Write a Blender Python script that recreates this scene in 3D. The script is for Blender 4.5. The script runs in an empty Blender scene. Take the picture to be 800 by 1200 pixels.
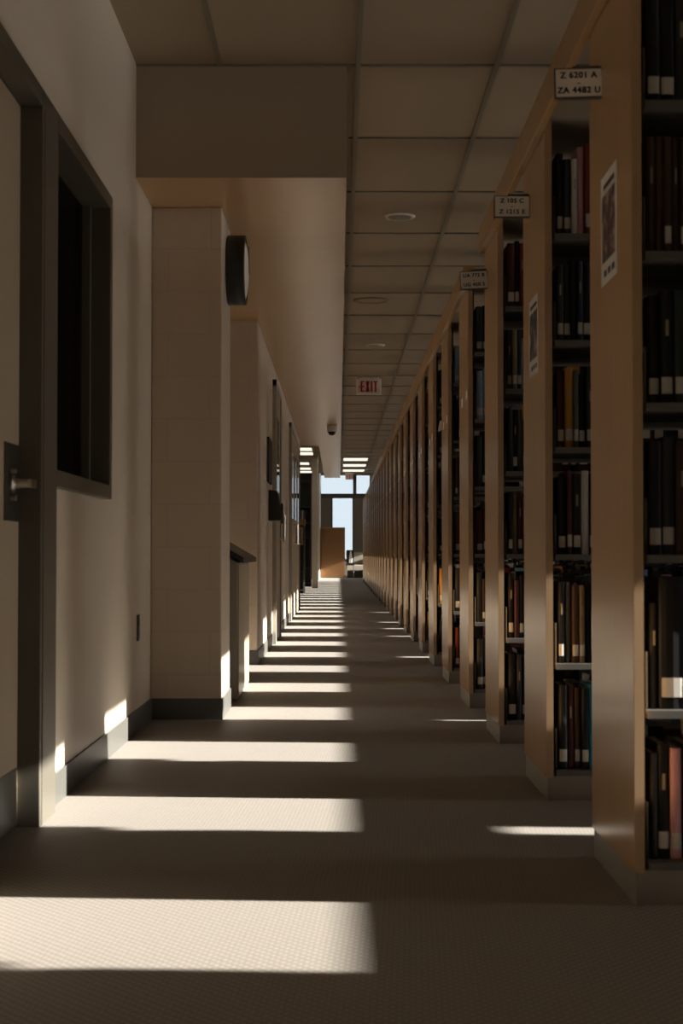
import bpy, bmesh, math, random
from mathutils import Vector, Matrix
random.seed(7)
S = bpy.context.scene
COL = S.collection

# ------------------------------------------------------------------ materials
def mat(name, col, rough=0.6, metal=0.0, spec=0.5, noise=None, bump=None, coat=0.0):
    m = bpy.data.materials.new(name); m.use_nodes = True
    nt = m.node_tree; b = nt.nodes['Principled BSDF']
    b.inputs['Base Color'].default_value = (*col, 1)
    b.inputs['Roughness'].default_value = rough
    b.inputs['Metallic'].default_value = metal
    b.inputs['Specular IOR Level'].default_value = spec
    b.inputs['Coat Weight'].default_value = coat
    if noise:
        sc, amt, stretch = noise
        tc = nt.nodes.new('ShaderNodeTexCoord'); mp = nt.nodes.new('ShaderNodeMapping')
        mp.inputs['Scale'].default_value = stretch
        n = nt.nodes.new('ShaderNodeTexNoise'); n.inputs['Scale'].default_value = sc
        n.inputs['Detail'].default_value = 5
        nt.links.new(tc.outputs['Object'], mp.inputs[0]); nt.links.new(mp.outputs[0], n.inputs['Vector'])
        r = nt.nodes.new('ShaderNodeMix'); r.data_type = 'RGBA'
        r.inputs[6].default_value = (*[c*(1-amt) for c in col], 1)
        r.inputs[7].default_value = (*[min(1, c*(1+amt)) for c in col], 1)
        nt.links.new(n.outputs['Fac'], r.inputs[0]); nt.links.new(r.outputs[2], b.inputs['Base Color'])
        if bump:
            bp = nt.nodes.new('ShaderNodeBump'); bp.inputs['Strength'].default_value = bump[0]
            bp.inputs['Distance'].default_value = bump[1]
            nt.links.new(n.outputs['Fac'], bp.inputs['Height']); nt.links.new(bp.outputs[0], b.inputs['Normal'])
    return m

def emis(name, col, st):
    m = bpy.data.materials.new(name); m.use_nodes = True
    b = m.node_tree.nodes['Principled BSDF']
    b.inputs['Base Color'].default_value = (.8, .8, .78, 1)
    b.inputs['Emission Color'].default_value = (*col, 1); b.inputs['Emission Strength'].default_value = st
    return m

M = {}
M['wall'] = mat('painted_wall', (.66, .56, .45), .42, noise=(120, .03, (1, 1, 1)), bump=(.15, .002))
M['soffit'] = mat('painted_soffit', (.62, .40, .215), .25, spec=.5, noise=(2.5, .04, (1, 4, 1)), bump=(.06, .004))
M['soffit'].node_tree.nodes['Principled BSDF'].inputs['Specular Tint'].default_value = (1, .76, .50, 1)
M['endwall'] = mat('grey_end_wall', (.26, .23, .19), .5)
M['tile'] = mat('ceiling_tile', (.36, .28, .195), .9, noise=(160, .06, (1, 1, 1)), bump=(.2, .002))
M['grid'] = mat('ceiling_grid', (.21, .175, .125), .5)
M['wood'] = mat('maple_laminate', (.46, .262, .11), .24, spec=.42, noise=(9, .09, (3, 3, .35)))
M['wood_dark'] = mat('oak_laminate', (.23, .12, .05), .5, spec=.3, noise=(9, .09, (3, 3, .35)))
M['wood_edge'] = mat('maple_edge_band', (.36, .225, .12), .42)
M['wood'].node_tree.nodes['Principled BSDF'].inputs['Specular Tint'].default_value = (1, .78, .54, 1)
M['steel'] = mat('shelf_steel', (.10, .093, .08), .42, spec=.4, noise=(30, .05, (1, 1, 1)))
M['steel_dark'] = mat('shelf_steel_dark', (.07, .068, .06), .5)
M['kick'] = mat('kick_steel', (.22, .185, .145), .5, noise=(20, .06, (1, 1, 1)))
M['canopy'] = mat('canopy_steel', (.34, .29, .23), .5)
M['base'] = mat('rubber_baseboard', (.085, .082, .072), .42, noise=(14, .1, (1, 1, 1)))
M['frame'] = mat('frame_paint', (.105, .094, .074), .38)
M['doorp'] = mat('door_paint', (.47, .37, .26), .45)
M['plate'] = mat('dark_metal_plate', (.035, .034, .028), .4)
M['chrome'] = mat('brushed_metal', (.5, .47, .40), .3, metal=1)
M['black'] = mat('black_plastic', (.012, .012, .012), .4)
M['blackcap'] = mat('black_laminate', (.022, .024, .026), .35)
M['white'] = mat('white_card', (.80, .77, .72), .6)
M['calllabel'] = mat('call_label', (.42, .40, .36), .6)
M['offwhite'] = mat('offwhite_housing', (.74, .68, .60), .45)
M['ink'] = mat('black_ink', (.01, .01, .01), .6)
M['red'] = mat('exit_red', (.45, .02, .015), .5)
M['stand'] = mat('stand_grey', (.36, .33, .28), .4)
M['standtan'] = mat('stand_tan', (.42, .33, .22), .28)
M['cream'] = mat('cream_fabric', (.55, .50, .42), .8)
M['pages'] = mat('book_pages', (.55, .50, .40), .8, noise=(300, .1, (1, 1, .05)))
M['gilt'] = mat('spine_lettering', (.22, .19, .13), .5)
M['bulk'] = mat('painted_bulkhead', (.37, .295, .215), .6)
M['snow'] = mat('snow_ground', (.8, .84, .88), .9, noise=(.4, .04, (1, 1, 1)))
M['troffer'] = emis('fluorescent_diffuser', (1, .93, .78), 1.05)
M['dome'] = mat('dome_black', (.01, .01, .01), .08)
def fill_sheet_mat():
    m = bpy.data.materials.new('added_fill_sheet'); m.use_nodes = True
    nt = m.node_tree; nt.nodes.remove(nt.nodes['Principled BSDF']); out = nt.nodes['Material Output']
    d = nt.nodes.new('ShaderNodeBsdfDiffuse'); d.inputs[0].default_value = (.6, .54, .45, 1)
    t = nt.nodes.new('ShaderNodeBsdfTranslucent'); t.inputs[0].default_value = (.56, .48, .38, 1)
    mx = nt.nodes.new('ShaderNodeMixShader'); mx.inputs[0].default_value = FILL_T
    nt.links.new(d.outputs[0], mx.inputs[1]); nt.links.new(t.outputs[0], mx.inputs[2]); nt.links.new(mx.outputs[0], out.inputs[0])
    return m
FILL_T = .2
M['fill_sheet'] = fill_sheet_mat()  # sheet added to pass a soft sun glow into the hall
M['blind'] = mat('added_blind', (.30, .28, .25), .8)

def cmu(name, col):
    m = bpy.data.materials.new(name); m.use_nodes = True
    nt = m.node_tree; b = nt.nodes['Principled BSDF']; b.inputs['Roughness'].default_value = .38
    g = nt.nodes.new('ShaderNodeNewGeometry'); s = nt.nodes.new('ShaderNodeSeparateXYZ')
    nt.links.new(g.outputs['Position'], s.inputs[0])
    a = nt.nodes.new('ShaderNodeMath'); a.operation = 'ADD'
    nt.links.new(s.outputs[0], a.inputs[0]); nt.links.new(s.outputs[1], a.inputs[1])
    z = nt.nodes.new('ShaderNodeMath'); z.operation = 'ADD'; z.inputs[1].default_value = -.009
    nt.links.new(s.outputs[2], z.inputs[0])
    c = nt.nodes.new('ShaderNodeCombineXYZ'); nt.links.new(a.outputs[0], c.inputs[0]); nt.links.new(z.outputs[0], c.inputs[1])
    br = nt.nodes.new('ShaderNodeTexBrick'); nt.links.new(c.outputs[0], br.inputs['Vector'])
    br.inputs['Scale'].default_value = 1; br.inputs['Mortar Size'].default_value = .0045
    br.inputs['Mortar Smooth'].default_value = .5
    br.inputs['Brick Width'].default_value = .406; br.inputs['Row Height'].default_value = .203
    br.inputs['Color1'].default_value = (*col, 1); br.inputs['Color2'].default_value = (*[x*.97 for x in col], 1)
    br.inputs['Mortar'].default_value = (*[x*.93 for x in col], 1)
    nt.links.new(br.outputs['Color'], b.inputs['Base Color'])
    n = nt.nodes.new('ShaderNodeTexNoise'); n.inputs['Scale'].default_value = 90; n.inputs['Detail'].default_value = 6
    nt.links.new(g.outputs['Position'], n.inputs['Vector'])
    mx = nt.nodes.new('ShaderNodeMath'); mx.operation = 'MULTIPLY_ADD'; mx.inputs[1].default_value = -1.0
    nt.links.new(br.outputs['Fac'], mx.inputs[0])
    m2 = nt.nodes.new('ShaderNodeMath'); m2.operation = 'MULTIPLY'; m2.inputs[1].default_value = .35
    nt.links.new(n.outputs['Fac'], m2.inputs[0]); nt.links.new(m2.outputs[0], mx.inputs[2])
    bp = nt.nodes.new('ShaderNodeBump'); bp.inputs['Strength'].default_value = .3; bp.inputs['Distance'].default_value = .004
    nt.links.new(mx.outputs[0], bp.inputs['Height']); nt.links.new(bp.outputs[0], b.inputs['Normal'])
    return m
M['cmu'] = cmu('painted_block', (.63, .525, .415))

def carpet():
    m = bpy.data.materials.new('carpet'); m.use_nodes = True
    nt = m.node_tree; b = nt.nodes['Principled BSDF']; b.inputs['Roughness'].default_value = .6
    b.inputs['Specular IOR Level'].default_value = .5
    b.inputs['Sheen Weight'].default_value = .1
    g = nt.nodes.new('ShaderNodeNewGeometry')
    outs = []
    for ang in (0.7, -0.7):
        mp = nt.nodes.new('ShaderNodeMapping'); mp.vector_type = 'POINT'; mp.inputs['Rotation'].default_value = (0, 0, ang)
        nt.links.new(g.outputs['Position'], mp.inputs[0])
        w = nt.nodes.new('ShaderNodeTexWave'); w.inputs['Scale'].default_value = 19 if ang > 0 else 17
        w.inputs['Distortion'].default_value = .8; w.inputs['Detail'].default_value = 2; w.inputs['Detail Scale'].default_value = 3
        nt.links.new(mp.outputs[0], w.inputs['Vector']); outs.append(w)
    mu = nt.nodes.new('ShaderNodeMath'); mu.operation = 'MULTIPLY'
    nt.links.new(outs[0].outputs['Fac'], mu.inputs[0]); nt.links.new(outs[1].outputs['Fac'], mu.inputs[1])
    n = nt.nodes.new('ShaderNodeTexNoise'); n.inputs['Scale'].default_value = 260; n.inputs['Detail'].default_value = 3
    nt.links.new(g.outputs['Position'], n.inputs['Vector'])
    ad = nt.nodes.new('ShaderNodeMath'); ad.operation = 'MULTIPLY_ADD'; ad.inputs[1].default_value = .6
    nt.links.new(n.outputs['Fac'], ad.inputs[0]); nt.links.new(mu.outputs[0], ad.inputs[2])
    r = nt.nodes.new('ShaderNodeMix'); r.data_type = 'RGBA'
    r.inputs[6].default_value = (.10, .080, .059, 1); r.inputs[7].default_value = (.305, .257, .203, 1)
    nt.links.new(ad.outputs[0], r.inputs[0]); nt.links.new(r.outputs[2], b.inputs['Base Color'])
    bp = nt.nodes.new('ShaderNodeBump'); bp.inputs['Strength'].default_value = .3; bp.inputs['Distance'].default_value = .002
    nt.links.new(ad.outputs[0], bp.inputs['Height']); nt.links.new(bp.outputs[0], b.inputs['Normal'])
    return m
M['carpet'] = carpet()

def glass(name, tint, refl=.5):
    m = bpy.data.materials.new(name); m.use_nodes = True
    nt = m.node_tree; nt.nodes.remove(nt.nodes['Principled BSDF']); out = nt.nodes['Material Output']
    t = nt.nodes.new('ShaderNodeBsdfTransparent'); t.inputs[0].default_value = (*tint, 1)
    gl = nt.nodes.new('ShaderNodeBsdfGlossy'); gl.inputs['Roughness'].default_value = .02
    f = nt.nodes.new('ShaderNodeFresnel'); f.inputs['IOR'].default_value = 1.45
    k = nt.nodes.new('ShaderNodeMath'); k.operation = 'MULTIPLY'; k.inputs[1].default_value = refl
    nt.links.new(f.outputs[0], k.inputs[0])
    mx = nt.nodes.new('ShaderNodeMixShader'); nt.links.new(k.outputs[0], mx.inputs[0])
    nt.links.new(t.outputs[0], mx.inputs[1]); nt.links.new(gl.outputs[0], mx.inputs[2]); nt.links.new(mx.outputs[0], out.inputs[0])
    return m
M['glass'] = glass('window_glass', (.97, .98, .98))
M['darkglass'] = glass('dark_window_glass', (.35, .37, .34), .5)

def poster_mat(seed, tone):
    m = bpy.data.materials.new('poster_print'); m.use_nodes = True
    nt = m.node_tree; b = nt.nodes['Principled BSDF']; b.inputs['Roughness'].default_value = .6
    tc = nt.nodes.new('ShaderNodeTexCoord'); n = nt.nodes.new('ShaderNodeTexNoise')
    mp = nt.nodes.new('ShaderNodeMapping'); mp.inputs['Location'].default_value = (seed, seed, seed)
    nt.links.new(tc.outputs['Object'], mp.inputs[0]); nt.links.new(mp.outputs[0], n.inputs['Vector'])
    n.inputs['Scale'].default_value = 22; n.inputs['Detail'].default_value = 3
    r = nt.nodes.new('ShaderNodeValToRGB')
    r.color_ramp.elements[0].position = .38; r.color_ramp.elements[0].color = (.03, .03, .035, 1)
    r.color_ramp.elements[1].position = .64; r.color_ramp.elements[1].color = (.45, .40, .36, 1)
    e = r.color_ramp.elements.new(.5); e.color = tone
    nt.links.new(n.outputs['Fac'], r.inputs[0]); nt.links.new(r.outputs[0], b.inputs['Base Color'])
    return m

# ------------------------------------------------------------------ mesh helpers
class MB:
    """collects shapes and links them as one mesh object"""
    def __init__(s): s.v = []; s.f = []; s.mi = []
    def add(s, vs, fs, mi=0):
        o = len(s.v); s.v += [tuple(p) for p in vs]; s.f += [[i+o for i in f] for f in fs]; s.mi += [mi]*len(fs); return s
    def box(s, x0, x1, y0, y1, z0, z1, mi=0):
        vs = [(x, y, z) for z in (z0, z1) for y in (y0, y1) for x in (x0, x1)]
        return s.add(vs, [[0, 2, 3, 1], [4, 5, 7, 6], [0, 1, 5, 4], [2, 6, 7, 3], [0, 4, 6, 2], [1, 3, 7, 5]], mi)
    def prism(s, pts, axis, a0, a1, mi=0):
        n = len(pts)
        def P(p, a): return {'x': (a, p[0], p[1]), 'y': (p[0], a, p[1]), 'z': (p[0], p[1], a)}[axis]
        vs = [P(p, a0) for p in pts]+[P(p, a1) for p in pts]
        fs = [list(range(n))[::-1], [i+n for i in range(n)]]+[[i, (i+1) % n, (i+1) % n+n, i+n] for i in range(n)]
        return s.add(vs, fs, mi)
    def lathe(s, prof, c, axis='z', n=32, mi=0):
        vs = []; fs = []
        for (r, h) in prof:
            for k in range(n):
                a = 2*math.pi*k/n; p, q = r*math.cos(a), r*math.sin(a)
                vs.append({'z': (c[0]+p, c[1]+q, c[2]+h), 'x': (c[0]+h, c[1]+p, c[2]+q), 'y': (c[0]+p, c[1]+h, c[2]+q)}[axis])
        for i in range(len(prof)-1):
            for k in range(n):
                k2 = (k+1) % n; fs.append([i*n+k, i*n+k2, (i+1)*n+k2, (i+1)*n+k])
        fs.append(list(range(n))[::-1]); fs.append([(len(prof)-1)*n+k for k in range(n)])
        return s.add(vs, fs, mi)
    def tube(s, p0, p1, r, n=10, mi=0):
        p0, p1 = Vector(p0), Vector(p1); d = (p1-p0).normalized()
        u = d.orthogonal().normalized(); w = d.cross(u); vs = []
        for p in (p0, p1):
            for k in range(n):
                a = 2*math.pi*k/n; vs.append(p+u*r*math.cos(a)+w*r*math.sin(a))
        return s.add(vs, [[k, (k+1) % n, (k+1) % n+n, k+n] for k in range(n)]+[list(range(n))[::-1], list(range(n, 2*n))], mi)
    def mesh(s, name, mats):
        me = bpy.data.meshes.new(name); me.from_pydata(s.v, [], s.f)
        for m in mats: me.materials.append(m)
        me.polygons.foreach_set('material_index', s.mi)
        bm = bmesh.new(); bm.from_mesh(me); bmesh.ops.recalc_face_normals(bm, faces=bm.faces); bm.to_mesh(me); bm.free()
        return me
    def build(s, name, mats, parent=None, bevel=0, smooth=False):
        if not isinstance(mats, (list, tuple)): mats = [mats]
        o = bpy.data.objects.new(name, s.mesh(name, mats)); COL.objects.link(o)
        if parent: o.parent = parent; o.matrix_parent_inverse = Matrix.Translation(-parent_world(parent))
        if bevel:
            b = o.modifiers.new('b', 'BEVEL'); b.width = bevel; b.segments = 2; b.limit_method = 'ANGLE'
        if smooth:
            for p in o.data.polygons: p.use_smooth = len(p.vertices) < 8
        return o

def parent_world(p):
    t = Vector(p.location)
    while p.parent: p = p.parent; t += Vector(p.location)
    return t

def thing(name, label, cat, loc=(0, 0, 0), group=None):
    o = bpy.data.objects.new(name, None); COL.objects.link(o); o.location = loc; o.empty_display_size = .1
    o['label'] = label; o['category'] = cat
    if group: o['group'] = group
    return o
def tag(o, label, cat, group=None):
    o['label'] = label; o['category'] = cat
    if group: o['group'] = group
    return o
def struct(name, mb, m, bevel=0):
    o = mb.build(name, m, None, bevel); o['kind'] = 'structure'; return o

def text_mesh(name, body, size, m, mtx, parent, offset=0.0, xs=1.0):
    cu = bpy.data.curves.new(name, 'FONT'); cu.body = body; cu.size = size; cu.align_x = 'CENTER'; cu.align_y = 'CENTER'
    cu.extrude = .0006; cu.offset = offset; cu.space_line = .85
    t = bpy.data.objects.new(name+'_tmp', cu); COL.objects.link(t)
    dg = bpy.context.evaluated_depsgraph_get(); me = bpy.data.meshes.new_from_object(t.evaluated_get(dg))
    bpy.data.objects.remove(t)
    me.transform(Matrix.Diagonal((xs, 1, 1, 1))); me.transform(mtx)
    me.materials.clear(); me.materials.append(m)
    o = bpy.data.objects.new(name, me); COL.objects.link(o); o.parent = parent
    o.matrix_parent_inverse = Matrix.Translation(-parent_world(parent)); return o

# ------------------------------------------------------------------ dimensions (metres; y runs down the hall)
XL = -.893; XF = -.575; ZC = 2.945; ZS = 2.443; YEND = 52.0; XW = 6.3
PITCH = 1.5; Y0 = 3.55; DEP = .59; XP = .662; NST = 27; XEND = 5.6

# floor, ceiling
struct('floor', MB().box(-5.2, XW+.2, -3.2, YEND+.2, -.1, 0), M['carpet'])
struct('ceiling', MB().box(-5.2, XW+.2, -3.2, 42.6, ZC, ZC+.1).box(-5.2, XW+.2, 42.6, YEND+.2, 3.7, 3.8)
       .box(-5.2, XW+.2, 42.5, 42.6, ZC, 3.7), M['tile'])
g = MB()
x = .086-.61*1
while x > -5.1: x -= .61
while x < XW:
    if x > XL or True:
        g.box(x-.012, x+.012, -3.1, 42.5, ZC-.009, ZC)
    x += .61
y = 6.92-1.22*8
while y < 42.5:
    g.box(-5.1, XW, y-.012, y+.012, ZC-.008, ZC); y += 1.22
struct('trim_1', g, M['grid'])
struct('trim_2', MB().box(.034, .05, 6.92, 34.7, ZC-.03, ZC), M['grid'])

# dropped soffit along the left of the hall
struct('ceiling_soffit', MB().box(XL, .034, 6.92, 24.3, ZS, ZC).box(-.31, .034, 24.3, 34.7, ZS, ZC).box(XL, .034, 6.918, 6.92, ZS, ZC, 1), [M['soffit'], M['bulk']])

# left wall with the door and the internal window
w = MB()
w.box(XL-.2, XL, -3.1, 3.60, 0, ZC)
w.box(XL-.2, XL, 3.60, 6.0, 2.145, ZC)
w.box(XL-.2, XL, 4.62, 6.0, 0, .994)
w.box(XL-.2, XL, 6.0, 11.2, 0, ZC)
struct('wall_left', w, M['wall'])
r = MB()
r.box(-3.1, -3.0, 2.9, 7.0, 0, ZC).box(-3.0, XL-.2, 2.9, 3.0, 0, ZC).box(-3.0, XL-.2, 6.9, 7.0, 0, ZC)
struct('wall_office', r, M['frame'])
struct('wall_pillar', MB().box(XL, -.558, 7.515, 8.10, 0, ZS), M['cmu'], .006)
struct('wall_left_far', MB().box(-2.0, XF, 11.2, 23.4, 0, ZC), M['cmu'], .006)
struct('wall_side_room', MB().box(-5.2, -5.1, 11, YEND, 0, 3.7).box(-5.1, -2.0, 23.2, 23.4, 0, ZC), M['wall'])
struct('wall_column', MB().box(-.60, -.47, 35.4, 35.9, 0, ZC), M['wall'], .01)
struct('wall_left_end', MB().box(-.72, -.585, 47.0, YEND, 0, 3.7), M['wall'])
struct('wall_back', MB().box(-1.2, XW+.2, -3.2, -3.1, 0, ZC), M['wall'])

# window wall on the far side of the shelves: a high strip of glazing and unseen slots added to cast thin sun slits on the floor
SL = .353; TA = .07
zs, zh = (XW-.02)*SL, (XW-.02)*SL+.52
w = MB()
ztop = 2.92; zl = (XW-.86)*SL                      # zl: top of the lower panes
w.box(XW, XW+.12, -3.2, YEND, ztop, 3.8)
w.box(XW, XW+.05, -3.2, YEND, zh-.02, zh)
w.box(XW, XW+.12, -3.2, YEND, 0, .45)
slots = {1: .12, 3: .04, 6: .12, 8: .12, 9: .12, 10: .12, 12: .1}  # slot widths, shaped for the sun slit wanted in each aisle
yy = -3.2
for i in range(-1, NST):
    a0 = Y0+PITCH*i-PITCH+DEP-.09; wd = slots.get(i, 0)
    w.box(XW, XW+.12, a0-.30, a0, .45, zs-.10)      # pier behind each bookcase
    w.box(XW, XW+.12, yy, a0, zl, zs)
    yy = a0+wd
    if wd: w.box(XW, XW+.12, a0, yy, (XW-.36)*SL, zs)
w.box(XW, XW+.12, yy, YEND, zl, zs)
w.box(XW, XW+.12, 43.9, YEND, .45, zl).box(XW, XW+.12, 43.9, YEND, zh, ztop)
struct('wall_right', w, M['wall'])
win1 = struct('window_1', MB().box(XW+.06, XW+.066, -3.2, YEND, .45, ztop), M['glass'])
MB().box(XW+.03, XW+.032, -3.2, 43.9, zh-.01, ztop).build('added_blind', M['fill_sheet'], win1)  # unseen strip added to glow in the sun and brighten the upper left wall

# end wall with its glazing
w = MB()
def pxX(x, Y=YEND): return (x-396.7)*Y/1850
def pyZ(y, Y=YEND): return .79+(648-y)*Y/1850
za, zb, zc = pyZ(557), pyZ(578.5), pyZ(584)
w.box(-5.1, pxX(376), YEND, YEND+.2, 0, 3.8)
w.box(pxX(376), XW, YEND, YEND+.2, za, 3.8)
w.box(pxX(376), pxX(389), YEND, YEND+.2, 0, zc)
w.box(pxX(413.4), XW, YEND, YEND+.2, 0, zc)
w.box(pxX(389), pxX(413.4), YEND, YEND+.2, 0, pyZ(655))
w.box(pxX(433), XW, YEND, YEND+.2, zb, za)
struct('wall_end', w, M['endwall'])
f = MB()
f.box(pxX(376), pxX(433), YEND-.04, YEND, zc, zb)
f.box(pxX(413.5), pxX(417.5), YEND-.04, YEND+.05, zb, za)
f.box(pxX(388), pxX(389.6), YEND-.03, YEND+.05, pyZ(655), zc)
f.box(pxX(412.8), pxX(414.2), YEND-.03, YEND+.05, pyZ(655), zc)
struct('trim_3', f, M['frame'])
struct('window_2', MB().box(pxX(376), pxX(433), YEND+.08, YEND+.086, pyZ(655), za), M['glass'])
struct('ground_outside', MB().box(-60, 80, YEND+.3, 220, -.6, -.5).box(XW+.4, 80, -60, YEND+.3, -.6, -.5), M['snow'])
# a bare bush outside the end window
bush = MB(); rr = random.Random(3)
for k in range(34):
    a = rr.uniform(0, 6.28); t = rr.uniform(.1, .55); h = rr.uniform(.7, 1.35)
    p = Vector((.6+rr.uniform(-.5, .4), 55+rr.uniform(-.2, .2), -.5)); q = p+Vector((math.cos(a)*t*.6, math.sin(a)*t*.6, h*.7))
    e = q+Vector((math.cos(a+.6)*t*.5, math.sin(a+.6)*t*.5, h*.45))
    bush.tube(p, q, .008, 5); bush.tube(q, e, .005, 5)
tag(bush.build('bare_bush', M['kick']), 'leafless bush outside the tall window at the end of the hall', 'bush')

# baseboards
struct('baseboard_left', MB().box(XL, XL+.008, 4.83, 7.515, 0, .10).box(XL, XL+.008, -3, 3.55, 0, .10).box(XL, XL+.008, 8.12, 11.2, 0, .10), M['base'])
struct('baseboard_pillar', MB().box(XL, -.55, 7.507, 7.515, 0, .10).box(-.558, -.55, 7.515, 8.10, 0, .10), M['base'])
struct('baseboard_left_far', MB().box(XL, XF, 11.192, 11.2, 0, .10).box(XF, XF+.008, 11.192, 13.7, 0, .10)
       .box(XF, XF+.008, 14.95, 18.2, 0, .10).box(XF, XF+.008, 22.1, 23.4, 0, .10), M['base'])

# ------------------------------------------------------------------ door_1 and window_3 in a shared dark frame
XFR = -.862
d1 = MB()
d1.box(XL-.06, XFR, 4.57, 4.83, 0, 2.145)               # shared post
d1.box(XL-.06, XFR, 3.55, 3.61, 0, 2.145)
d1.box(XL-.06, XFR, 3.55, 4.60, 2.093, 2.145)
d1.box(XL-.05, XFR+.003, 4.60, 4.612, 0, 2.09)
door = struct('door_1', d1, M['frame'], .002)
lf = MB().box(-.965, -.925, 3.612, 4.566, .008, 2.09).build('door_leaf', M['doorp'], door, .003)
MB().box(-.925, -.922, 4.36, 4.556, .88, 1.10).build('lock_plate', M['plate'], lf, .001)
MB().box(-.925, -.923, 3.64, 4.55, .012, .175).build('kick_plate', M['steel'], lf)
h = MB().lathe([(.026, 0), (.026, .01), (.014, .014), (.012, .05)], (-.922, 4.44, .985), 'x', 20)
h.box(-.882, -.862, 4.435, 4.51, .975, .998).tube((-.922, 4.44, 1.02), (-.905, 4.44, 1.02), .007).tube((-.922, 4.44, .945), (-.905, 4.44, .945), .009)
h.build('door_handle', M['chrome'], lf, .003)

d2 = MB()
d2.box(XL-.10, XFR, 4.83, 5.94, 2.093, 2.145)
d2.box(XL-.10, XFR, 4.83, 5.94, .994, 1.045)
d2.box(XL-.10, XFR, 5.94, 6.0, .994, 2.145)
d2.box(XL-.10, XL-.04, 4.83, 5.0, 1.045, 2.093)
d2.box(XL-.10, XL-.04, 5.90, 5.94, 1.045, 2.093)
win = struct('window_3', d2, M['frame'], .002)
MB().box(XL-.075, XL-.07, 4.83, 5.94, 1.04, 2.1).build('glass_pane', M['darkglass'], win)
st = MB()
for k in range(9): st.box(XL-.17, XL-.165, 4.86+k*.12, 4.96+k*.12, 1.0, 2.12)
st.build('vertical_blind', M['plate'], win)

# outlet
o = MB().box(XL, XL+.006, 6.99, 7.06, .40, .515).build('wall_outlet', M['plate'], None, .002)
tag(o, 'dark wall outlet low on the left wall just before the block pillar', 'outlet')
for dz in (.43, .475): MB().lathe([(.015, 0), (.015, .002)], (XL+.006, 7.025, dz+.005), 'x', 16).build('socket', M['black'], o)

# ------------------------------------------------------------------ doors of the far left wall
def frame_door(name, ya, yb, n_leaf):
    t = MB(); xx = XF+.035
    t.box(XF-.02, xx, ya, ya+.06, 0, 2.30).box(XF-.02, xx, yb-.06, yb, 0, 2.30).box(XF-.02, xx, ya, yb, 2.24, 2.30)
    d = struct(name, t, M['stand'], .003)
    w_ = (yb-ya-.12)/n_leaf
    for k in range(n_leaf):
        a = ya+.06+k*w_+.005; b = a+w_-.01
        l = MB().box(XF, XF+.02, a, b, .01, 2.235).build('door_leaf', M['doorp'], d, .002)
        MB().box(XF+.02, XF+.026, a+.25*(b-a), b-.25*(b-a), 1.2, 2.0).build('glass_pane', M['darkglass'], l)
        hy = b-.12 if k % 2 == 0 else a+.12
        hh = MB().tube((XF+.065, hy, .90), (XF+.065, hy, 1.15), .014).tube((XF+.02, hy, .92), (XF+.065, hy, .92), .009).tube((XF+.02, hy, 1.13), (XF+.065, hy, 1.13), .009)
        hh.build('door_handle', M['chrome'], l)
    return d
frame_door('door_2', 13.7, 14.95, 1)
frame_door('door_3', 18.2, 22.1, 3)

# black wall phone / box on far left wall
ph = thing('wall_telephone', 'black box telephone mounted on the white block wall before the first far door', 'telephone', (XF, 13.1, 1.05))
MB().prism([(XF, 1.055), (XF+.10, 1.055), (XF+.10, 1.16), (XF+.07, 1.30), (XF, 1.31)], 'y', 12.95, 13.25).build('housing', M['black'], ph, .006)
MB().box(XF+.10, XF+.118, 12.98, 13.04, 1.03, 1.20).build('handset', M['blackcap'], ph, .01)
MB().box(XF+.1005, XF+.103, 13.08, 13.2, 1.07, 1.15).build('faceplate', M['chrome'], ph, .001)
b = MB().box(XF, XF+.02, 12.60, 13.2, 1.36, 1.72).build('notice_board', M['black'], None, .003)
tag(b, 'thin black framed board on block wall just above the black telephone', 'notice board')

# ------------------------------------------------------------------ clock on the pillar
ck = thing('wall_clock', 'round black wall clock with white face on the side of the block pillar', 'clock', (-.558, 7.90, 2.208))
MB().lathe([(.165, 0), (.175, .006), (.175, .088), (.170, .094), (.160, .094), (.158, .075), (.1, .075)], (-.558, 7.90, 2.208), 'x', 56).build('case', M['black'], ck, 0, True)
MB().lathe([(.159, .074), (.158, .084), (.13, .094), (.09, .101), (.04, .105)], (-.558, 7.90, 2.208), 'x', 48).build('face', M['white'], ck, 0, True)
hd = MB().box(-.452, -.449, 7.894, 7.906, 2.208, 2.33).box(-.452, -.449, 7.90, 7.98, 2.202, 2.214)
hd.build('hands', M['ink'], ck)

# ------------------------------------------------------------------ sloped stand in the recess
sd = thing('sloped_stand', 'waist-high stand with black sloping top in the recess behind the block pillar', 'stand', (-.71, 9.05, 0))
MB().prism([(-.885, .0), (-.544, .0), (-.544, .735), (-.885, .945)], 'y', 8.50, 9.55).build('body', M['stand'], sd, .004)
MB().box(-.544, -.538, 8.53, 9.50, .02, .725).build('side_panel', M['standtan'], sd, .002)['label'] = 'tan glossy side panel'
MB().prism([(-.885, .955), (-.505, .735), (-.505, .765), (-.885, .985)], 'y', 8.38, 9.66).build('sloping_top', M['blackcap'], sd, .004)['label'] = 'black sloping top'

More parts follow.
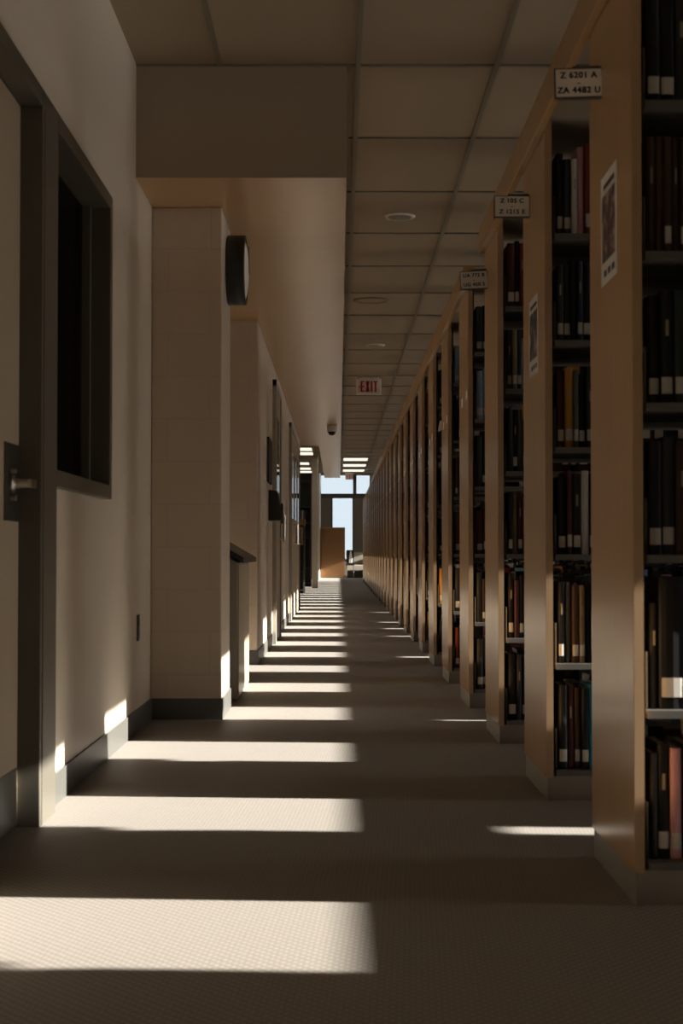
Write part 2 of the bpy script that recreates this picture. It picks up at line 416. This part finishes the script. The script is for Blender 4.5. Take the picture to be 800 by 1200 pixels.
# ------------------------------------------------------------------ bookcases
sh = 6; ZSH = [.095, .435, .785, 1.13, 1.475, 1.82]
pm = {}
def bx(name, *a, m='steel', bev=0):
    me = MB()
    for q in a: me.box(*q)
    return me.mesh(name, [M[m]])
LX = XEND-XP
proto = {}
proto['end_panel'] = bx('end_panel', (0, .022, 0, DEP, .075, 2.25), m='wood')
proto['edge_band'] = bx('edge_band', (0.0005, .0225, -.002, .0005, .075, 2.25), m='wood_edge')
proto['kick_base'] = bx('kick_base', (.022, LX, .012, DEP-.012, 0, .078), (.004, .022, .004, DEP-.004, 0, .075), m='kick')
proto['canopy'] = bx('canopy', (.022, LX, 0, DEP, 2.20, 2.248), m='canopy')
def shelf_mesh(side):
    me = MB()
    ya, yb = (.012, .275) if side == 0 else (DEP-.275, DEP-.012)
    me.box(.034, LX, ya, yb, -.018, 0)
    for k in range(5):
        xx = .036+k*.898; me.box(xx, xx+.003, ya+.03, yb, -.018, .13); me.box(xx+.886, xx+.889, ya+.03, yb, -.018, .13)
    return me.mesh('shelf', [M['steel']])
proto['shelf0'] = shelf_mesh(0); proto['shelf1'] = shelf_mesh(1)
proto['upright'] = bx('upright', (0, .030, DEP/2-.02, DEP/2+.02, .075, 2.20), m='steel_dark')
proto['card'] = bx('label_card', (-.0015, 0, 0, .07, 0, .045), m='white')

ORD = ['first', 'second', 'third', 'fourth', 'fifth', 'sixth', 'seventh', 'eighth', 'ninth', 'tenth', 'eleventh', 'twelfth', 'thirteenth',
       'fourteenth', 'fifteenth', 'sixteenth', 'seventeenth', 'eighteenth', 'nineteenth', 'twentieth', 'twenty-first', 'twenty-second',
       'twenty-third', 'twenty-fourth', 'twenty-fifth', 'twenty-sixth', 'twenty-seventh']
def child(name, me, parent, loc=(0, 0, 0)):
    o = bpy.data.objects.new(name, me); COL.objects.link(o); o.parent = parent; o.location = loc; return o
for i in range(-2, NST):
    if i < 0: lab = 'tall library bookcase standing beside and behind the camera, '+('nearest' if i == -1 else 'farthest back')
    elif i == 0: lab = 'nearest tall bookcase, its pale wood end panel carrying the larger poster'
    elif i == 1: lab = 'second tall bookcase from the camera, with the smaller poster on its wood end'
    elif i == NST-1: lab = 'last tall bookcase of the row, nearest the window at the hall end'
    else: lab = 'wood-ended tall library bookcase, %s from the camera on the right' % ORD[i]
    t = thing('library_bookcase', lab, 'bookcase', (XP, Y0+PITCH*i, 0), 'tall bookcases along the right side')
    ep = child('end_panel', proto['end_panel'], t)
    child('edge_band', proto['edge_band'], ep)
    child('kick_base', proto['kick_base'], t); child('canopy', proto['canopy'], t)
    for z in ZSH:
        child('shelf', proto['shelf0'], t, (0, 0, z)); child('shelf', proto['shelf1'], t, (0, 0, z))
    for k in range(6): child('upright', proto['upright'], t, (.024+k*.896, 0, 0))
    if i >= 3:
        for yy_ in (.06, .36):
            child('label_card', proto['card'], t, (0, yy_, 1.585 if yy_ < .2 else 1.57))

# fascia boards over the end panels
def fascia(ya, yb, lab):
    o = MB().box(XP-.024, XP-.0005, ya, yb, 2.15, 2.262).box(XP-.0005, XP+.03, ya, yb, 2.2505, 2.262).build('fascia_board', M['wood'], None, .002)
    tag(o, lab, 'board', 'wood boards running above the bookcases')
fascia(-3.0, 7.14, 'pale wood board along the tops of the three nearest bookcases')
fascia(8.05, Y0+PITCH*18+DEP, 'long pale wood board along the bookcase tops beyond the third sign')

# ------------------------------------------------------------------ books
CV = {'black': (.012, .012, .014), 'dark grey': (.04, .042, .045), 'dark red': (.10, .012, .012), 'red': (.28, .03, .02), 'ochre': (.42, .20, .03),
      'brown': (.09, .045, .022), 'navy': (.012, .02, .07), 'grey': (.14, .14, .13), 'white': (.55, .53, .50), 'pink': (.55, .28, .30),
      'dark green': (.015, .04, .03), 'tan': (.33, .22, .10), 'pale blue': (.22, .32, .45), 'bright blue': (.02, .35, .6)}
CM = {k: mat('book_cover_'+k.replace(' ', '_'), tuple(q*(.45 if max(v) < .4 else .8) for q in v), .5, 0, .22 if k in ('black', 'dark grey', 'brown') else .35, noise=(40, .15, (1, 1, 1))) for k, v in CV.items()}
def book_mesh(cov, lean=0):
    # unit book: x 0..1 thick, y 0..1 deep (spine at y=0, rounded), z 0..1 tall
    me = MB(); n = 6
    pts = [(.5-.5*math.cos(math.pi*k/n), .045*(1-math.sin(math.pi*k/n))) for k in range(n+1)]
    me.prism(pts+[(1, .10), (0, .10)], 'z', 0, 1, 0)
    me.box(0, .10, .10, 1, 0, 1, 0); me.box(.90, 1, .10, 1, 0, 1, 0)
    me.box(.10, .90, .10, .97, .012, .985, 1)
    return me.mesh('book', [CM[cov], M['pages']])
BM = {k: book_mesh(k) for k in CV}
LM = MB().prism([(.08, .012), (.25, -.004), (.5, -.009), (.75, -.004), (.92, .012)], 'z', .09, .235).mesh('call_number_label', [M['calllabel']])
band = {}
def band_mesh():
    me = MB()
    for (a, b_) in ((.60, .74),):
        me.prism([(.38, -.006), (.5, -.0075), (.62, -.006), (.5, .01)], 'z', a, b_)
    return me.mesh('title_lettering', [M['gilt']])
BMs = band_mesh()

spec = {  # cover colour, thickness, height, label?
 (0, 5): [('black', .030, .27, 1), ('black', .034, .27, 1), ('dark grey', .03, .26, 0), ('black', .03, .27, 1)],
 (0, 4): [('brown', .018, .27, 0), ('brown', .018, .27, 0), ('brown', .018, .27, 1), ('brown', .018, .27, 0), ('brown', .02, .27, 1), ('brown', .02, .27, 1)],
 (0, 3): [('black', .026, .25, 1), ('black', .030, .26, 1), ('dark green', .034, .26, 1), ('black', .03, .26, 1)],
 (0, 2): [('black', .030, .26, 1), ('dark grey', .030, .27, 1), ('brown', .03, .26, 0), ('black', .03, .25, 1)],
 (0, 1): [('black', .020, .24, 0), ('black', .062, .30, 1), ('dark green', .03, .26, 1)],
 (0, 0): [('black', .016, .24, 0), ('black', .028, .26, 1), ('pink', .026, .25, 1), ('black', .03, .26, 1)],
 (1, 5): [('black', .022, .27, 1), ('dark green', .024, .25, 1), ('white', .018, .25, 0), ('pink', .022, .29, 0), ('red', .03, .3, 1)],
 (1, 4): [('dark grey', .020, .25, 1), ('dark grey', .022, .25, 1), ('black', .020, .27, 0), ('navy', .018, .26, 1), ('black', .024, .25, 1), ('dark grey', .03, .25, 0)],
 (1, 3): [('dark red', .024, .25, 1), ('ochre', .026, .26, 1), ('grey', .016, .25, 1), ('black', .022, .24, 1), ('dark grey', .026, .25, 1)],
 (1, 2): [('black', .028, .25, 1), ('dark red', .018, .27, 1), ('black', .026, .26, 1), ('white', .024, .27, 0), ('black', .03, .26, 1)],
 (1, 1): [('black', .020, .26, 1), ('grey', .022, .26, 0), ('brown', .022, .25, 1), ('tan', .018, .25, 1), ('black', .024, .26, 0)],
 (1, 0): [('black', .028, .27, 1), ('dark red', .022, .27, 0), ('brown', .02, .26, 1), ('black', .024, .26, 1), ('bright blue', .03, .27, 0)],
 (2, 5): [('dark red', .030, .27, 1), ('black', .02, .28, 1), ('red', .02, .27, 0)],
 (2, 4): [('dark green', .018, .25, 1), ('tan', .020, .25, 1), ('dark grey', .018, .25, 1)],
 (2, 3): [('dark grey', .02, .27, 0), ('black', .02, .26, 1), ('grey', .016, .26, 0)],
 (2, 2): [('black', .02, .26, 1), ('tan', .018, .25, 0), ('dark red', .02, .26, 1)],
 (2, 1): [('black', .024, .27, 1), ('dark red', .02, .24, 0), ('black', .02, .26, 1)],
 (2, 0): [('black', .034, .27, 1), ('dark grey', .02, .27, 0), ('black', .02, .26, 1)],
}
rb = random.Random(11)
cols_w = ['black']*7+['dark grey']*4+['brown']*3+['dark red']*3+['navy']*2+['dark green']*2+['grey', 'tan', 'red', 'ochre', 'white', 'pale blue']
STARTX = XP+.046
ind_end = {}
nb = 0
for i in range(0, 10):
    for s in range(6):
        lst = spec.get((i, s))
        if not lst:
            lst = [(rb.choice(cols_w), rb.uniform(.018, .038), rb.uniform(.22, .27), rb.random() < .8) for _ in range(4 if i < 6 else 3)]
        x = STARTX
        for k, (c, th, hh, lb) in enumerate(lst):
            cn = 'black' if c == 'black' else c
            thick = 'thick ' if th > .034 else ('thin ' if th < .019 else '')
            lab = '%s%s hardback, %s from hall, %s shelf up, %s bookcase from camera' % (thick, cn, ORD[k], ORD[s], ORD[i])
            bk = bpy.data.objects.new('book', BM[c]); COL.objects.link(bk)
            bk.location = (x, Y0+PITCH*i+.042+rb.uniform(0, .014), ZSH[s]+.0005); bk.scale = (th, rb.uniform(.17, .20), hh)
            tag(bk, lab, 'book', 'books on the %s shelf of the %s bookcase' % (ORD[s], ORD[i]))
            if lb: child('call_number_label', LM, bk)
            if i < 3 and (k+s) % 3 == 1: child('title_lettering', BMs, bk)
            x += th+.0012; nb += 1
        ind_end[(i, s)] = x
# everything further along the shelves, and the rear faces
R = MB(); keys = list(CV.keys()); ki = {k: j for j, k in enumerate(keys)}
rb = random.Random(5)
def qbox(x0, x1, y0, y1, z0, z1, mi):
    R.box(x0, x1, y0, y1, z0, z1, mi)
for i in range(-2, NST):
    yb = Y0+PITCH*i
    for s in range(6):
        for side in (0, 1):
            x = ind_end.get((i, s), STARTX) if side == 0 else STARTX
            sec = 0
            while x < XEND-.08:
                far = i > 12
                if rb.random() < .03: x += rb.uniform(.05, .2)
                nxt = XP+.036+(int((x-XP-.036)/.898)+1)*.898-.014
                th = rb.uniform(.02, .045)*(2.2 if far else 1.3)
                if x+th > nxt: x = nxt+.022; continue
                hh = rb.uniform(.21, .275); dp = rb.uniform(.16, .20)
                y0 = yb+(.012 if rb.random() < .05 else .034)+rb.uniform(0, .018)
                if side: y0 = yb+DEP-.022-dp-rb.uniform(0, .015)
                c = rb.choice(cols_w)
                qbox(x, x+th*.96, y0, y0+dp, ZSH[s]+.0005, ZSH[s]+hh, ki[c])
                if rb.random() < .75 and not far:
                    yl = y0-.0008 if side == 0 else y0+dp
                    R.box(x+th*.15, x+th*.8, yl, yl+.0008, ZSH[s]+.03, ZSH[s]+.065, len(keys))
                x += th
ro = R.build('book_rows', [CM[k] for k in keys]+[M['calllabel']])
tag(ro, 'long rows of books filling the rest of the shelves, mostly dark spines', 'books'); ro['kind'] = 'stuff'

# ------------------------------------------------------------------ aisle signs
def sign(xl, xr, yt, yb_, Y, l1, l2, lab, tilt=0, yaw=0):
    x0, x1 = (xl-396.7)*Y/1850, (xr-396.7)*Y/1850
    z0, z1 = .79+(648-yb_)*Y/1850, .79+(648-yt)*Y/1850
    cx, cz = (x0+x1)/2, (z0+z1)/2; w_, h_ = x1-x0, z1-z0
    t = thing('aisle_sign', lab, 'sign', (cx, Y, cz), 'white range signs on the bookcase ends')
    t.rotation_euler = (0, tilt, yaw)
    def loc(mb, name, m, bev=0):
        o = bpy.data.objects.new(name, mb.mesh(name, [m])); COL.objects.link(o); o.parent = t
        if bev: b = o.modifiers.new('b', 'BEVEL'); b.width = bev; b.segments = 2
        return o
    brd = loc(MB().box(-w_/2, w_/2, -.004, .004, -h_/2, h_/2), 'sign_board', M['white'], .001)
    fr = MB()
    fr.box(-w_/2-.002, w_/2+.002, -.006, .012, -h_/2-.004, -h_/2).box(-w_/2-.002, w_/2+.002, -.006, .012, h_/2, h_/2+.002)
    fr.box(-w_/2-.003, -w_/2, -.006, .012, -h_/2-.004, h_/2+.002).box(w_/2, w_/2+.003, -.006, .012, -h_/2-.004, h_/2+.002)
    fr.box(-w_/2, w_/2, .004, .012, -h_/2, h_/2)
    loc(fr, 'sign_frame', M['steel_dark'])
    loc(MB().box(w_/2+.003, w_/2+.016, -.004, .05, -h_/2, h_/2).box(-.012, w_/2, .012, .02, h_/2, h_/2+.012), 'bracket', M['steel'], .001)
    mt = Matrix.Translation((0, -.0046, 0)) @ Matrix.Rotation(math.pi/2, 4, 'X')
    for name, body, dz, sz in (('lettering', l1, h_*.27, .0215), ('lettering', '-', 0, .018), ('lettering', l2, -h_*.27, .0215)):
        cu = bpy.data.curves.new(name, 'FONT'); cu.body = body; cu.size = sz; cu.align_x = 'CENTER'; cu.align_y = 'CENTER'; cu.extrude = .0003; cu.space_character = 1.12
        tt = bpy.data.objects.new('tmp', cu); COL.objects.link(tt)
        me = bpy.data.meshes.new_from_object(tt.evaluated_get(bpy.context.evaluated_depsgraph_get())); bpy.data.objects.remove(tt)
        vs = [v.co.copy() for v in me.vertices]; fs = [list(p.vertices) for p in me.polygons]; bold = MB()
        for dx, dy in ((-.0008, -.0004), (.0008, -.0004), (0, .0005), (.0008, .0005), (-.0008, .0005)): bold.add([(v.x+dx, v.y+dy, v.z) for v in vs], fs)
        me = bold.mesh(name, [M['ink']])
        me.transform(Matrix.Translation((0, 0, dz)) @ mt); me.materials.clear(); me.materials.append(M['ink'])
        o = bpy.data.objects.new(name, me); COL.objects.link(o); o.parent = t
sign(652.5, 707, 77, 110, 3.95, 'Z 6201 A', 'ZA 4482 U', 'nearest white range sign reading Z 6201 A - ZA 4482 U on bookcase end', -.03, 0)
sign(580.5, 621, 228, 252, 5.45, 'Z 105 C', 'Z 1215 E', 'middle white range sign reading Z 105 C - Z 1215 E on bookcase end', 0, 0)
sign(540, 571.5, 317, 337, 7.0, 'UA 772 B', 'UG 450 S', 'farthest white range sign reading UA 772 B - UG 450 S, slightly tilted', -.06, 0)

# posters on the end panels
def poster(ya, yb_, z0, z1, seed, tone, lab):
    t = thing('poster', lab, 'poster', (XP, ya, z0), 'posters on the bookcase ends')
    MB().box(XP-.0015, XP-.0004, ya, yb_, z0, z1).build('paper', M['white'], t)
    MB().box(XP-.0022, XP-.0015, ya+.02, yb_-.02, z0+.055, z1-.05).build('printed_picture', poster_mat(seed, tone), t)
    hd_ = MB().box(XP-.0022, XP-.0015, ya+.03, yb_-.04, z1-.036, z1-.024)
    hd_.build('printed_heading', M['ink'], t)
    for k in range(3): MB().box(XP-.0022, XP-.0015, ya+.03+k*.055, ya+.065+k*.055, z0+.018, z0+.034).build('printed_line', M['ink'], t)
poster(3.735, 3.955, 1.456, 1.728, 3.1, (.16, .07, .05, 1), 'larger printed poster with reddish-brown picture taped to the nearest bookcase end')
poster(5.22, 5.46, 1.392, 1.657, 8.4, (.05, .05, .06, 1), 'dark patterned printed poster taped to the second bookcase end')

# small white tag hanging on the fifth bookcase
tg = MB().prism([(0, 0), (.035, .02), (.035, .075), (.01, .06)], 'x', XP-.004, XP-.001)
tg = MB().prism([(XP-.03, 1.56), (XP-.001, 1.575), (XP-.001, 1.64), (XP-.018, 1.63)], 'y', 10.05, 10.055).build('hanging_tag', M['white'])
tag(tg, 'small white tag sticking out from the end of the fifth bookcase', 'tag')

# ------------------------------------------------------------------ ceiling things
def speaker(px, Y, w_, lab, kind):
    X = (px-396.7)*Y/1850
    if kind == 'vent':
        t = thing('ceiling_speaker', lab, 'speaker', (X, Y, ZC), 'round ceiling speakers')
        MB().lathe([(w_/2, 0), (w_/2, -.006), (w_/2-.012, -.014), (w_/2-.02, -.010), (.02, -.010)], (X, Y, ZC-.0), 'z', 40).build('rim', M['offwhite'], t, 0, True)
        gg = MB()
        for k in range(3):
            r_ = w_/2*(.75-.22*k)
            gg.lathe([(r_, -.010), (r_-.002, -.016), (r_-.01, -.016), (r_-.012, -.010)], (X, Y, ZC), 'z', 32)
        gg.build('grille', M['canopy'], t, 0, True)
    else:
        t = thing('recessed_downlight', lab, 'ceiling light', (X, Y, ZC), 'recessed round downlights')
        MB().lathe([(w_/2-.03, 0), (w_/2-.02, -.012), (w_/2, -.012), (w_/2+.004, -.004), (w_/2+.004, 0)], (X, Y, ZC), 'z', 40).build('trim_ring', M['grid'], t, 0, True)
        MB().lathe([(w_/2-.031, 0), (w_/2-.031, -.004)], (X, Y, ZC), 'z', 32).build('lens', M['tile'], t)
speaker(468.5, 10.04, .20, 'nearer round ceiling speaker with ringed grille above the aisle', 'vent')
speaker(435, 13.4, .30, 'round recessed downlight in a brown ring between the two ceiling speakers', 'can')
speaker(440, 16.3, .20, 'farther round ceiling speaker just before the EXIT sign', 'vent')

cm = thing('dome_camera', 'small dome security camera hanging below the soffit', 'camera', (-.088, 20.4, ZS))
MB().lathe([(.062, 0), (.066, -.01), (.066, -.075), (.055, -.085)], (-.088, 20.4, ZS), 'z', 32).build('housing', M['offwhite'], cm, 0, True)
MB().lathe([(.050, -.085), (.046, -.105), (.034, -.122), (.012, -.132)], (-.088, 20.4, ZS), 'z', 32).build('dome', M['dome'], cm, 0, True)

def exit_sign(xl, xr, yt, yb_, Y, lab, arrow=True):
    x0, x1 = (xl-396.7)*Y/1850, (xr-396.7)*Y/1850; z0, z1 = .79+(648-yb_)*Y/1850, .79+(648-yt)*Y/1850
    cx, cz = (x0+x1)/2, (z0+z1)/2
    t = thing('exit_sign', lab, 'exit sign', (cx, Y, ZC))
    MB().box(x0, x1, Y-.02, Y+.025, z0, z1).build('housing', M['offwhite'], t, .006)
    MB().box(cx-.13, cx+.13, Y-.03, Y+.035, z1+.001, min(ZC, z1+.02)).box(cx-.04, cx+.04, Y-.01, Y+.02, z1, ZC).build('mounting_canopy', M['offwhite'], t, .003)
    h_ = z1-z0
    me = MB(); lh = h_*.70; zb_ = cz-lh/2; s_ = lh*.17; lw = lh*.36; yy0, yy1 = Y-.0235, Y-.0195
    X = x0+(x1-x0)*.18
    me.box(X, X+s_, yy0, yy1, zb_, zb_+lh)
    for zz in (0, lh/2-s_*.35, lh-s_*.7): me.box(X+s_, X+lw, yy0, yy1, zb_+zz, zb_+zz+s_*.7)
    X += lw+lh*.09
    for sg in (0, 1):
        a, b_ = (X, X+lw*1.05-s_) if sg == 0 else (X+lw*1.05-s_, X)
        me.prism([(a, zb_), (a+s_, zb_), (b_+s_, zb_+lh), (b_, zb_+lh)], 'y', yy0, yy1)
    X += lw*1.05+lh*.09
    me.box(X, X+s_, yy0, yy1, zb_, zb_+lh); X += s_+lh*.07
    me.box(X, X+lw*1.1, yy0, yy1, zb_+lh-s_*.7, zb_+lh); me.box(X+lw*.55-s_/2, X+lw*.55+s_/2, yy0, yy1, zb_, zb_+lh-s_*.7)
    me.build('lettering', M['red'], t)
    if arrow:
        ax = x0+(x1-x0)*.09; q = h_*.09
        MB().prism([(ax, cz), (ax+q, cz+q), (ax+q*1.5, cz+q), (ax+q*.5, cz), (ax+q*1.5, cz-q), (ax+q, cz-q)], 'y', yy0, yy1).build('arrow', M['red'], t)
exit_sign(417, 446.5, 443.5, 462, 19.3, 'EXIT sign with red letters and left arrow hanging over the hall')
exit_sign(404.5, 413.5, 555, 562, 41.8, 'small distant EXIT sign in front of the end window', False)

def troffer(x0, x1, y0, y1, lab):
    t = thing('troffer_light', lab, 'ceiling light', ((x0+x1)/2, (y0+y1)/2, ZC), 'lit ceiling panels at the hall end')
    MB().box(x0-.01, x1+.01, y0-.01, y0+.03, ZC-.012, ZC).box(x0-.01, x1+.01, y1-.03, y1+.01, ZC-.012, ZC).box(x0-.01, x0+.02, y0, y1, ZC-.012, ZC).box(x1-.02, x1+.01, y0, y1, ZC-.012, ZC).build('frame', M['grid'], t)
    MB().box(x0+.02, x1-.02, y0+.03, y1-.03, ZC-.010, ZC).build('diffuser', M['troffer'], t)
for k, Y in enumerate((35.6, 38.04, 40.48)):
    troffer(.095, .685, Y, Y+1.18, 'lit ceiling panel right of the soffit, %s of three' % ['nearest', 'middle', 'farthest'][k])
for k, Y in enumerate((32.1, 33.5, 37.3, 39.6, 41.2)):
    troffer(-1.72 if k < 2 else -1.9, -.535 if k < 2 else -.69, Y, Y+1.1, 'lit ceiling panel over the left side room, %s from the camera' % ORD[k])

# ------------------------------------------------------------------ things at the far end
cb = thing('end_cabinet', 'wood cabinet end partly in sun, blocking the left of the end window', 'cabinet', (-.19, 50, 0))
MB().box(-.57, .20, 50.0, 50.03, .03, 1.57).build('end_panel', M['wood_dark'], cb, .003)
MB().box(-.56, .19, 50.03, 51.4, .03, 1.53).build('body', M['steel'], cb)
MB().box(-.55, .18, 50.02, 51.38, 0, .03).build('kick_base', M['kick'], cb)
MB().box(-.57, .20, 50.0, 51.42, 1.57, 1.60).build('top', M['wood'], cb)

sf = thing('armchair', 'pale cream armchair in sunlight below the end window', 'armchair', (.62, 50.4, 0))
MB().box(.25, .95, 50.1, 50.9, .22, .42).build('seat', M['cream'], sf, .03)
MB().box(.40, .95, 50.8, 51.0, .42, .82).build('backrest', M['cream'], sf, .04)
MB().box(.80, .95, 50.1, 50.8, .42, .62).build('armrest', M['cream'], sf, .03)
MB().box(.27, .93, 50.12, 50.88, .0, .22).build('base', M['black'], sf, .01)
ch = thing('office_chair', 'black chair back with a white garment, right of the wood cabinet end', 'chair', (.36, 49.6, 0))
MB().box(.24, .48, 49.55, 49.62, .46, .88).build('backrest', M['black'], ch, .03)
MB().box(.22, .50, 49.25, 49.6, .40, .46).build('seat', M['black'], ch, .02)
for (a, b_) in ((.24, 49.28), (.47, 49.28), (.24, 49.57), (.47, 49.57)): MB().tube((a, b_, 0), (a, b_, .41), .012).build('leg', M['steel_dark'], ch)
gm = MB().prism([(.32, .47), (.42, .47), (.43, .62), (.40, .84), (.36, .86), (.33, .66)], 'y', 49.50, 49.548).build('white_garment', M['white'], None, .01)
tag(gm, 'white garment hanging over the black chair by the end window', 'garment')

# side room: dark bookcase and low wood-topped bookcase seen through the opening
def dark_case(x0, x1, ya, yb_, h_, woodtop, lab):
    t = thing('dark_bookcase' if not woodtop else 'low_bookcase', lab, 'bookcase', ((x0+x1)/2, ya, 0))
    fr = MB().box(x0, x0+.03, ya, yb_, 0, h_).box(x1-.03, x1, ya, yb_, 0, h_).box(x0, x1, yb_-.02, yb_, 0, h_)
    fr.build('carcass', M['steel_dark'], t)
    n = max(2, int(h_/.36))
    for k in range(n): MB().box(x0+.03, x1-.03, ya, yb_-.02, .06+k*.36, .08+k*.36).build('shelf', M['steel_dark'], t)
    MB().box(x0-.01, x1+.01, ya-.01, yb_+.01, h_, h_+(.11 if woodtop else .02)).build('top', M['wood' if woodtop else 'steel_dark'], t)
    return t
dark_case(-1.6, -.64, 37.0, 37.5, 2.45, False, 'tall dark bookcase in the left side room beyond the block wall')
dark_case(-1.5, -.66, 30.6, 31.0, 1.33, True, 'low dark bookcase with a wood top in the left side room')
for k in range(5):
    x0 = -.98+k*.052
    bk = bpy.data.objects.new('book', BM[['black', 'dark red', 'white', 'grey', 'brown'][k]]); COL.objects.link(bk)
    bk.location = (x0, 37.03, 1.5205); bk.scale = (.045, .2, .27)
    tag(bk, '%s book, %s from left on fifth shelf of the dark side-room bookcase' % (['black', 'dark red', 'white', 'grey', 'brown'][k], ORD[k]), 'book', 'books in the side room')

# ------------------------------------------------------------------ light
sun = bpy.data.lights.new('sun', 'SUN'); sun.energy = 27; sun.color = (1, .945, .87); sun.angle = math.radians(.35)
so = bpy.data.objects.new('sun', sun); COL.objects.link(so)
so.rotation_euler = Vector((-1, TA, -SL)).to_track_quat('-Z', 'Y').to_euler(); so.location = (12, 5, 8)
HZ = 5
W = bpy.data.worlds.new('world'); S.world = W; W.use_nodes = True
nt = W.node_tree; bg = nt.nodes['Background']
tc = nt.nodes.new('ShaderNodeTexCoord'); sp = nt.nodes.new('ShaderNodeSeparateXYZ'); nt.links.new(tc.outputs['Generated'], sp.inputs[0])
rp = nt.nodes.new('ShaderNodeValToRGB'); nt.links.new(sp.outputs[2], rp.inputs[0])
rp.color_ramp.elements[0].position = 0; rp.color_ramp.elements[0].color = (.80, .90, .98, 1)
rp.color_ramp.elements[1].position = .6; rp.color_ramp.elements[1].color = (.62, .78, .95, 1)
dt = nt.nodes.new('ShaderNodeVectorMath'); dt.operation = 'DOT_PRODUCT'; dt.inputs[1].default_value = Vector((1, -TA, SL)).normalized()
nt.links.new(tc.outputs['Generated'], dt.inputs[0])
mr = nt.nodes.new('ShaderNodeMapRange'); mr.inputs['From Min'].default_value = .75; mr.inputs['From Max'].default_value = 1
nt.links.new(dt.outputs['Value'], mr.inputs['Value'])
pw = nt.nodes.new('ShaderNodeMath'); pw.operation = 'POWER'; pw.inputs[1].default_value = 2; nt.links.new(mr.outputs[0], pw.inputs[0])
hz = nt.nodes.new('ShaderNodeMix'); hz.data_type = 'RGBA'; hz.inputs[6].default_value = (0, 0, 0, 1); hz.inputs[7].default_value = (HZ, HZ*.92, HZ*.8, 1)
nt.links.new(pw.outputs[0], hz.inputs[0])
ad = nt.nodes.new('ShaderNodeVectorMath'); ad.operation = 'ADD'
nt.links.new(rp.outputs[0], ad.inputs[0]); nt.links.new(hz.outputs[2], ad.inputs[1])
nt.links.new(ad.outputs[0], bg.inputs[0]); bg.inputs[1].default_value = 1.0

# ------------------------------------------------------------------ camera
cd = bpy.data.cameras.new('camera'); cam = bpy.data.objects.new('camera', cd); COL.objects.link(cam); S.camera = cam
cd.sensor_fit = 'VERTICAL'; cd.sensor_height = 36; cd.lens = 1850*36/1200; cd.clip_end = 500; cd.clip_start = .05
cam.location = (0, 0, .79)
cam.rotation_euler = (math.pi/2+math.atan(48/1850), 0, -math.atan(3.3/1850))
cd.dof.use_dof = True; cd.dof.focus_distance = 13; cd.dof.aperture_fstop = 8
S.view_settings.view_transform = 'Standard'; S.view_settings.look = 'None'; S.view_settings.gamma = 1; S.view_settings.exposure = 0
S.view_settings.use_curve_mapping = False
print('books', nb)
